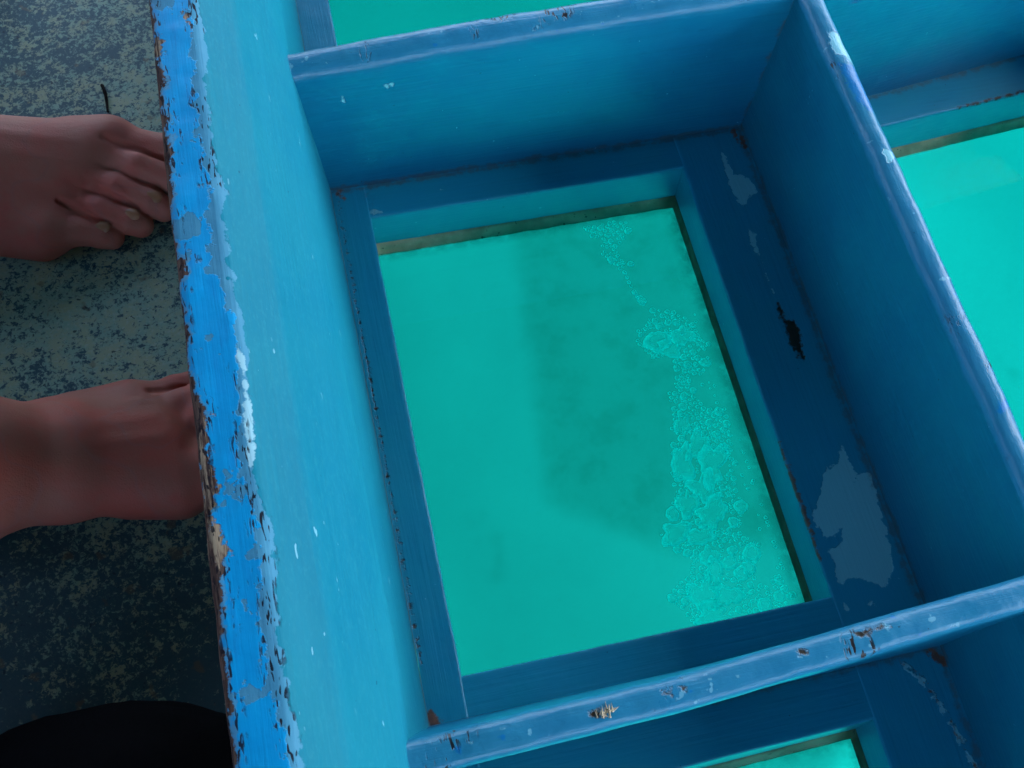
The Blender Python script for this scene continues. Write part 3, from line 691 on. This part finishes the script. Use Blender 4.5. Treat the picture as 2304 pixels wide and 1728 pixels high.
    for _ in range(60):
        y = random.uniform(.16, .41); x = .262 + .02 * random.random() + (.01 if y < .3 else .0); blob(min(x, .283), y, random.uniform(.0006, .0016))
    V, F = merge(parts)
    tag(meshobj('air_bubbles', V, F, t.m, attrs={'ring': rings}), 'chain of foamy air bubbles pressed under the middle window', 'bubbles', kind='stuff')
bubbles()

# ------------------------------------------------------------------ people: bare legs (signed distance field, surface nets)
def sd_cone(P, a, b, ra, rb):
    a = np.array(a, np.float32); b = np.array(b, np.float32); e = b - a; w = P - a
    h = np.clip((w @ e) / float(e @ e), 0, 1)
    return np.linalg.norm(w - h[..., None] * e, axis=-1) - (ra + (rb - ra) * h)
def smin(a, b, k):
    h = np.clip(.5 + .5 * (b - a) / k, 0, 1); return b + (a - b) * h - k * h * (1 - h)
def surface_nets(f, lo, hi, h):
    n = np.ceil((np.array(hi) - np.array(lo)) / h).astype(int) + 1
    ax = [np.float32(lo[i]) + np.arange(n[i], dtype=np.float32) * np.float32(h) for i in range(3)]
    F = np.empty(n, np.float32); step = 24
    for i in range(0, n[0], step):
        g = np.stack(np.meshgrid(ax[0][i:i + step], ax[1], ax[2], indexing='ij'), -1); F[i:i + step] = f(g)
    s = F < 0; c = np.zeros(n - 1, np.int8)
    for dx in (0, 1):
        for dy in (0, 1):
            for dz in (0, 1): c += s[dx:n[0] - 1 + dx, dy:n[1] - 1 + dy, dz:n[2] - 1 + dz]
    act = np.argwhere((c > 0) & (c < 8)); idx = -np.ones(n - 1, np.int64); idx[tuple(act.T)] = np.arange(len(act))
    acc = np.zeros((len(act), 3)); cnt = np.zeros(len(act))
    corners = [(i, j, k) for i in (0, 1) for j in (0, 1) for k in (0, 1)]
    for a in corners:
        for ax_ in range(3):
            if a[ax_]: continue
            b = list(a); b[ax_] = 1
            fa = F[tuple((act + a).T)]; fb = F[tuple((act + b).T)]; m = (fa < 0) != (fb < 0)
            tt = np.where(m, fa / np.where(m, fa - fb, 1), 0)
            p = np.array(a)[None, :] + tt[:, None] * (np.array(b) - np.array(a))[None, :]
            acc[m] += p[m]; cnt[m] += 1
    V = np.array(lo) + (act + acc / cnt[:, None]) * h
    Q = []
    for ax_ in range(3):
        o = [[0, 0, 0], [0, 0, 0], [0, 0, 0], [0, 0, 0]]; u, v = (ax_ + 1) % 3, (ax_ + 2) % 3
        sl0 = [slice(1, n[i] - 1) for i in range(3)]; sl0[ax_] = slice(0, n[ax_] - 1); sl1 = list(sl0); sl1[ax_] = slice(1, n[ax_])
        A = s[tuple(sl0)]; B = s[tuple(sl1)]; e = np.argwhere(A != B)
        off = np.array([1, 1, 1]); off[ax_] = 0; cell = e + off
        d = lambda du, dv: (lambda q: idx[q[:, 0], q[:, 1], q[:, 2]])(cell - np.eye(3, dtype=int)[u] * du - np.eye(3, dtype=int)[v] * dv)
        q = np.stack([d(0, 0), d(1, 0), d(1, 1), d(0, 1)], 1); flip = ~A[tuple(e.T)]
        q[flip] = q[flip][:, ::-1]; Q.append(q)
    return V, np.concatenate(Q)

def leg_sdf(D, toes_only_k=.006):
    """D: dict with bones [(a, b, ra, rb, k)], toes [[(p, r), ...], ...], cuts"""
    def f(P):
        d = None
        for a, b, ra, rb, k in D['bones']:
            c = sd_cone(P, a, b, ra, rb); d = c if d is None else smin(d, c, k)
        for a, b, r, k in D.get('dents', []):
            c = sd_cone(P, a, b, r, r); d = -smin(-d, c, k)
        tt = None
        for ch in D['toes']:
            c = None
            for (a, ra), (b, rb) in zip(ch[:-1], ch[1:]):
                e = sd_cone(P, a, b, ra, rb); c = e if c is None else smin(c, e, .003)
            tt = c if tt is None else smin(tt, c, D.get('tk', .0012))
        d = smin(d, tt, .009)
        for a, b, r in D.get('creases', []):
            c = sd_cone(P, a, b, r, r * .6); d = -smin(-d, c, .0035)
        d = np.maximum(d, D['ground'] - P[..., 2]) if D.get('ground') is not None else d
        return d
    return f
def Z(p, dz=0): return (p[0], p[1], DECK + p[2] + dz)

def foot_A():
    toes = [
        [((-.222, .560, .017), .0150), ((-.196, .556, .0175), .0115), ((-.180, .5525, .013), .0110), ((-.1735, .5500, .0105), .0098)],
        [((-.208, .583, .020), .0140), ((-.180, .570, .0205), .0122), ((-.158, .5605, .0150), .0112), ((-.150, .5570, .011), .0102)],
        [((-.194, .603, .022), .0150), ((-.164, .587, .0230), .0130), ((-.140, .5745, .0168), .0118), ((-.131, .569, .0115), .0106)],
        [((-.182, .622, .023), .0150), ((-.146, .604, .0240), .0135), ((-.118, .590, .017), .012), ((-.107, .585, .012), .011)],
        [((-.170, .634, .020), .0200), ((-.125, .621, .0165), .0155), ((-.098, .616, .0155), .0158), ((-.086, .6135, .0135), .013)]]
    toes = [[(Z(p), r) for p, r in ch] for ch in toes]
    B = []
    ank = (-.350, .652, .082)
    mt = [((-.222, .560, .019), .0185), ((-.210, .582, .023), .018), ((-.196, .603, .026), .0185), ((-.186, .619, .0275), .019), ((-.174, .631, .0245), .0205)]
    mid = [((-.295, .598, .030), .027), ((-.290, .610, .041), .026), ((-.285, .622, .050), .025), ((-.284, .630, .050), .024), ((-.282, .638, .042), .024)]
    for (m, rm), (q, rq) in zip(mt, mid):
        B.append((Z(q), Z(m), rq, rm, .016)); B.append((Z(ank, -.018), Z(q), .034, rq, .02))
    B += [(Z((-.405, .672, .032)), Z((-.385, .662, .040)), .031, .033, .02), (Z((-.39, .665, .035)), Z((-.30, .600, .024)), .030, .024, .02),
          (Z((-.385, .662, .04)), Z(ank), .032, .037, .025), (Z((-.36, .626, .08)), Z((-.36, .684, .088)), .016, .016, .02), (Z(ank), Z((-.44, .668, .20)), .037, .038, .03)]
    B += [(Z((-.228, .5565, .016)), Z((-.26, .567, .018)), .0165, .018, .016), (Z((-.164, .640, .020)), Z((-.19, .643, .021)), .018, .017, .016)]
    # extensor tendons raised on the dorsum
    for (m, rm), (q, rq) in zip(mt[1:4], mid[1:4]): B.append((Z(q, .0235), Z(m, .0150), .0030, .0034, .007))
    creases = [(Z((-.206, .5735, .036)), Z((-.172, .5565, .0215)), .0022), (Z((-.184, .5875, .040)), Z((-.150, .5665, .021)), .0022), (Z((-.168, .6015, .042)), Z((-.128, .5770, .023)), .0024), (Z((-.165, .6235, .045)), Z((-.12, .604, .024)), .0026)]
    return dict(bones=B, toes=toes, creases=creases, ground=DECK + .0006), ank
def foot_B():
    toes = [
        [((-.166, .397, .017), .0145), ((-.136, .4075, .0155), .0112), ((-.116, .4125, .0125), .0108), ((-.109, .4140, .0105), .0098)],
        [((-.132, .386, .020), .0160), ((-.092, .3935, .0190), .0116), ((-.074, .3965, .0140), .0110), ((-.067, .3970, .0115), .0100)],
        [((-.116, .369, .0225), .0165), ((-.072, .374, .0210), .0122), ((-.052, .377, .015), .0112), ((-.045, .378, .012), .0102)],
        [((-.106, .350, .0235), .0170), ((-.064, .354, .0220), .0126), ((-.042, .356, .016), .0115), ((-.034, .357, .0125), .0106)],
        [((-.116, .3205, .023), .0220), ((-.066, .327, .019), .0165), ((-.044, .330, .0165), .0165), ((-.034, .3315, .0145), .0135)]]
    toes = [[(Z(p), r) for p, r in ch] for ch in toes]
    ank = (-.262, .338, .078)
    mt = [((-.168, .395, .019), .0175), ((-.158, .382, .023), .0175), ((-.150, .365, .027), .0185), ((-.144, .346, .030), .0195), ((-.140, .3205, .026), .0235)]
    mid = [((-.222, .372, .030), .026), ((-.215, .360, .043), .025), ((-.212, .349, .051), .025), ((-.212, .337, .053), .024), ((-.212, .326, .044), .024)]
    B = []
    for (m, rm), (q, rq) in zip(mt, mid):
        B.append((Z(q), Z(m), rq, rm, .016)); B.append((Z(ank, -.014), Z(q), .034, rq, .02))
    knee = (-.60, .225, .40)
    sh = tuple(ank[i] + (knee[i] - ank[i]) * .45 for i in range(3))
    B += [(Z((-.300, .330, .030)), Z((-.285, .333, .036)), .030, .033, .02), (Z((-.29, .333, .033)), Z((-.20, .365, .024)), .029, .024, .02),
          (Z((-.288, .333, .036)), Z(ank), .031, .0375, .025), (Z((-.262, .309, .082)), Z((-.268, .366, .074)), .014, .014, .02), (Z(ank), Z(sh), .0365, .042, .03)]
    B += [(Z((-.172, .401, .016)), Z((-.205, .396, .018)), .0155, .017, .016), (Z((-.137, .312, .020)), Z((-.170, .318, .022)), .0195, .018, .016)]
    for (m, rm), (q, rq) in zip(mt[1:4], mid[1:4]): B.append((Z(q, .0235), Z(m, .0155), .0028, .0032, .007))
    creases = [(Z((-.150, .3990, .034)), Z((-.122, .4035, .021)), .0018), (Z((-.096, .381, .038)), Z((-.070, .3860, .023)), .0014), (Z((-.080, .3625, .040)), Z((-.050, .366, .024)), .0014), (Z((-.086, .339, .045)), Z((-.052, .343, .024)), .0026)]
    cy = lambda p: (p[0], .352 + (p[1] - .352) * .87 + .002, p[2])
    B = [(cy(a), cy(b), ra * .97, rb * .97, k) for a, b, ra, rb, k in B]; toes = [[(cy(p), r * .95) for p, r in ch] for ch in toes]; creases = [(cy(a), cy(b), r) for a, b, r in creases]
    return dict(bones=B, toes=toes, creases=creases, ground=DECK + .0006, tk=.007), ank

def nail_mesh(c, fwd, w, l, up=(0, 0, 1)):
    c = Vector(c); f = Vector(fwd).normalized(); u = Vector(up); s = f.cross(u).normalized(); u = s.cross(f)
    V = []; F = []; n, m = 9, 7
    for j in range(m):
        b = j / (m - 1) * 2 - 1
        for i in range(n):
            a = i / (n - 1) * 2 - 1; lim = math.sqrt(max(0, 1 - (abs(b) ** 3.2))) ; x = a * w * (.35 + .65 * lim)
            V.append(c + s * x + f * (b * l) - u * (a * a * w * .45) - u * (max(0, b) ** 2 * l * .12))
    for j in range(m - 1):
        for i in range(n - 1): F.append((j * n + i, j * n + i + 1, (j + 1) * n + i + 1, (j + 1) * n + i))
    # turn down a rim so the nail has thickness
    k = len(V); V += [v - u * .0012 for v in V]; F += [tuple(k + i for i in q[::-1]) for q in F]
    return [tuple(v) for v in V], F

def person(name, footD, ank, box_lo, box_hi, knee, hip, other, skin, label, nails, sore=None, mirror_y=None):
    V, F = surface_nets(leg_sdf(footD), box_lo, box_hi, .0014)
    parts = [(V, F)]
    # the rest of the seated figure's legs, coarser: same shin carried on to knee and hip, and the other leg
    bones = [(Z(ank), Z(tuple(ank[i] + (knee[i] - ank[i]) * .55 for i in range(3))), .036, .052, .03), (Z(tuple(ank[i] + (knee[i] - ank[i]) * .5 for i in range(3))), Z(knee), .052, .052, .03), (Z(knee), Z(hip), .056, .082, .03)]
    oa, ok, oh = other
    bones += [(Z(oa), Z(ok), .036, .054, .03), (Z(ok), Z(oh), .056, .082, .03), (Z((oa[0] - .03, oa[1], .035)), Z((oa[0] + .13, oa[1], .02)), .034, .026, .03), (Z((oa[0] + .12, oa[1] - .02, .022)), Z((oa[0] + .12, oa[1] + .02, .022)), .024, .024, .03), (Z(hip), Z(oh), .09, .09, .06)]
    def g(P):
        d = None
        for a, b, ra, rb, k in bones:
            c = sd_cone(P, a, b, ra, rb); d = c if d is None else smin(d, c, k)
        d = np.maximum(d, DECK + .0008 - P[..., 2])
        # leave the finely modelled foot to the other mesh
        m = np.maximum.reduce([box_lo[0] + .004 - P[..., 0], P[..., 2] - (box_hi[2] - .006), P[..., 1] - box_hi[1] + .002, box_lo[1] + .002 - P[..., 1]])
        return np.maximum(d, -m)
    pts = np.array([b[0] for b in bones] + [b[1] for b in bones]); lo = pts.min(0) - .13; hi = pts.max(0) + .13
    V2, F2 = surface_nets(g, lo, hi, .009)
    parts.append((V2, F2)); n0 = len(V) + len(V2); nf = len(F) + len(F2)
    for nl in nails: parts.append(nail_mesh(*nl))
    VV, FF = merge(parts)
    A = {}
    if sore is not None: A['sore'] = np.clip(1 - np.linalg.norm(VV - np.array(sore), axis=1) / .006, 0, 1)
    o = meshobj(name, VV, FF, [skin, M_NAIL], attrs=A)
    mi = np.zeros(len(FF), np.int32); mi[nf:] = 1; o.data.polygons.foreach_set('material_index', mi)
    tag(o, label, 'person', 'people seated along the left of the well')
    def sh(P):
        d = None
        for a, b, ra, rb in ((Z(tuple(knee[i] + (hip[i] - knee[i]) * .25 for i in range(3))), Z(hip), .08, .105), (Z(tuple(ok[i] + (oh[i] - ok[i]) * .25 for i in range(3))), Z(oh), .08, .105), (Z(hip), Z(oh), .115, .115), (Z(hip, .1), Z(oh, .1), .11, .11)):
            c = sd_cone(P, a, b, ra, rb); d = c if d is None else smin(d, c, .03)
        return d
    pts = np.array([Z(knee), Z(hip, .12), Z(oh), Z(ok)]); V3, F3 = surface_nets(sh, pts.min(0) - .15, pts.max(0) + .15, .014)
    meshobj('shorts', V3, F3, M_NAVY, o)
    mid = tuple((hip[i] + oh[i]) / 2 for i in range(3))
    def tor(P):
        d = sd_cone(P, Z(mid, .12), Z((mid[0] + .04, mid[1], mid[2] + .46)), .13, .15)
        for s in (-1, 1):
            d = smin(d, sd_cone(P, Z((mid[0] + .04, mid[1] + s * .17, mid[2] + .47)), Z((mid[0] + .10, mid[1] + s * .23, mid[2] + .22)), .06, .05), .04)
        return d
    c = Z(mid, .3); V4, F4 = surface_nets(tor, (c[0] - .3, c[1] - .42, c[2] - .4), (c[0] + .35, c[1] + .42, c[2] + .48), .02)
    meshobj('shirt', V4, F4, M_GREYCLOTH, o)
    return o
up = (-.1, -.05, 1)
DA, ankA = foot_A()
person('person', DA, ankA, (-.445, .52, DECK - .006), (-.06, .72, DECK + .17), (-.56, .68, .40), (-.93, .70, .43), ((-.42, .90, .08), (-.62, .90, .42), (-.93, .88, .43)), M_SKIN,
       'person with a bare foot and visible toenails at the top left, beside the board', [
        (Z((-.1765, .5515, 0.0256)), (1, -.32, -.12), .0046, .0052, (-.05, -.2, 1)), (Z((-.1525, .5585, 0.0271)), (1, -.45, -.22), .0048, .0055, (.0, -.1, 1)),
        (Z((-.134, .5715, 0.0284)), (1, -.5, -.3), .0052, .0060, (.1, -.1, 1)), (Z((-.110, .5868, 0.0304)), (1, -.45, -.3), .0055, .0062, (.1, 0, 1)), (Z((-.090, .6160, .0305)), (1, -.3, -.1), .0085, .0085)])
DB, ankB = foot_B()
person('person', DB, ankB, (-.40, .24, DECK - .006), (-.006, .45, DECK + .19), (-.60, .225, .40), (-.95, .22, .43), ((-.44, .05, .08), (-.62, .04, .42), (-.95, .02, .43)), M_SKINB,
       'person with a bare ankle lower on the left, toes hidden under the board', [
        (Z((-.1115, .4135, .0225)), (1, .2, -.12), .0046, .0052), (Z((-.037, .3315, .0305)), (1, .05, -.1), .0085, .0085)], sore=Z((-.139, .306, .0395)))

# ------------------------------------------------------------------ bag and twig
def bag():
    V, F = [], []; nu, nv = 72, 36; c = Vector((-.20, .066, DECK + .052))
    for j in range(nv + 1):
        th = math.pi * j / nv - math.pi / 2
        for i in range(nu):
            a = 2 * math.pi * i / nu; d = Vector((math.cos(th) * math.cos(a), math.cos(th) * math.sin(a), math.sin(th)))
            d = Vector((math.copysign(abs(d.x) ** .9, d.x), math.copysign(abs(d.y) ** .9, d.y), d.z))
            p = Vector((d.x * .122, d.y * .105, d.z * .055)) * (1 + .05 * mn.noise(d * 2.2 + Vector((3, 1, 0)))); p += mn.noise_vector(d * 6) * .0025
            p = c + p; p.z = max(p.z, DECK + .001); V.append(tuple(p))
    for j in range(nv):
        for i in range(nu): F.append((j * nu + i, j * nu + (i + 1) % nu, (j + 1) * nu + (i + 1) % nu, (j + 1) * nu + i))
    o = tag(meshobj('bag', V, F, M_BLACK), 'rounded black cloth bag in the dark bottom left corner, beside the blue board', 'bag')
    secs = []
    for k in range(25):
        s = k / 24; x = -.27 + .14 * s; z = DECK + .1 + .02 * math.sin(math.pi * s); secs.append([(x, -.02 + .012 * math.cos(q), z + .004 * math.sin(q)) for q in np.linspace(0, 2 * math.pi, 9)[:-1]])
    V, F = loft(secs, True); meshobj('strap', V, F, M_BLACK, o)
bag()
def twig():
    secs = []; n = 30
    for k in range(n + 1):
        s = k / n; c = Vector((-.1735 + .0045 * s + .0009 * math.sin(5 * s), .7165 - .0325 * s, DECK + .0022 + .0008 * math.sin(7 * s))); r = .00155 * (1 - .35 * s) * (1 + .2 * mn.noise(c * 300)) * (.5 if k in (0, n) else 1)
        secs.append([tuple(c + Vector((math.cos(q) * r, 0, math.sin(q) * r))) for q in np.linspace(0, 2 * math.pi, 11)[:-1]])
    V, F = loft(secs, True); cap(F, 10, n + 1); tag(meshobj('twig', V, F, M_TWIG), 'short black twig lying on the speckled deck above the upper bare foot', 'twig')
twig()
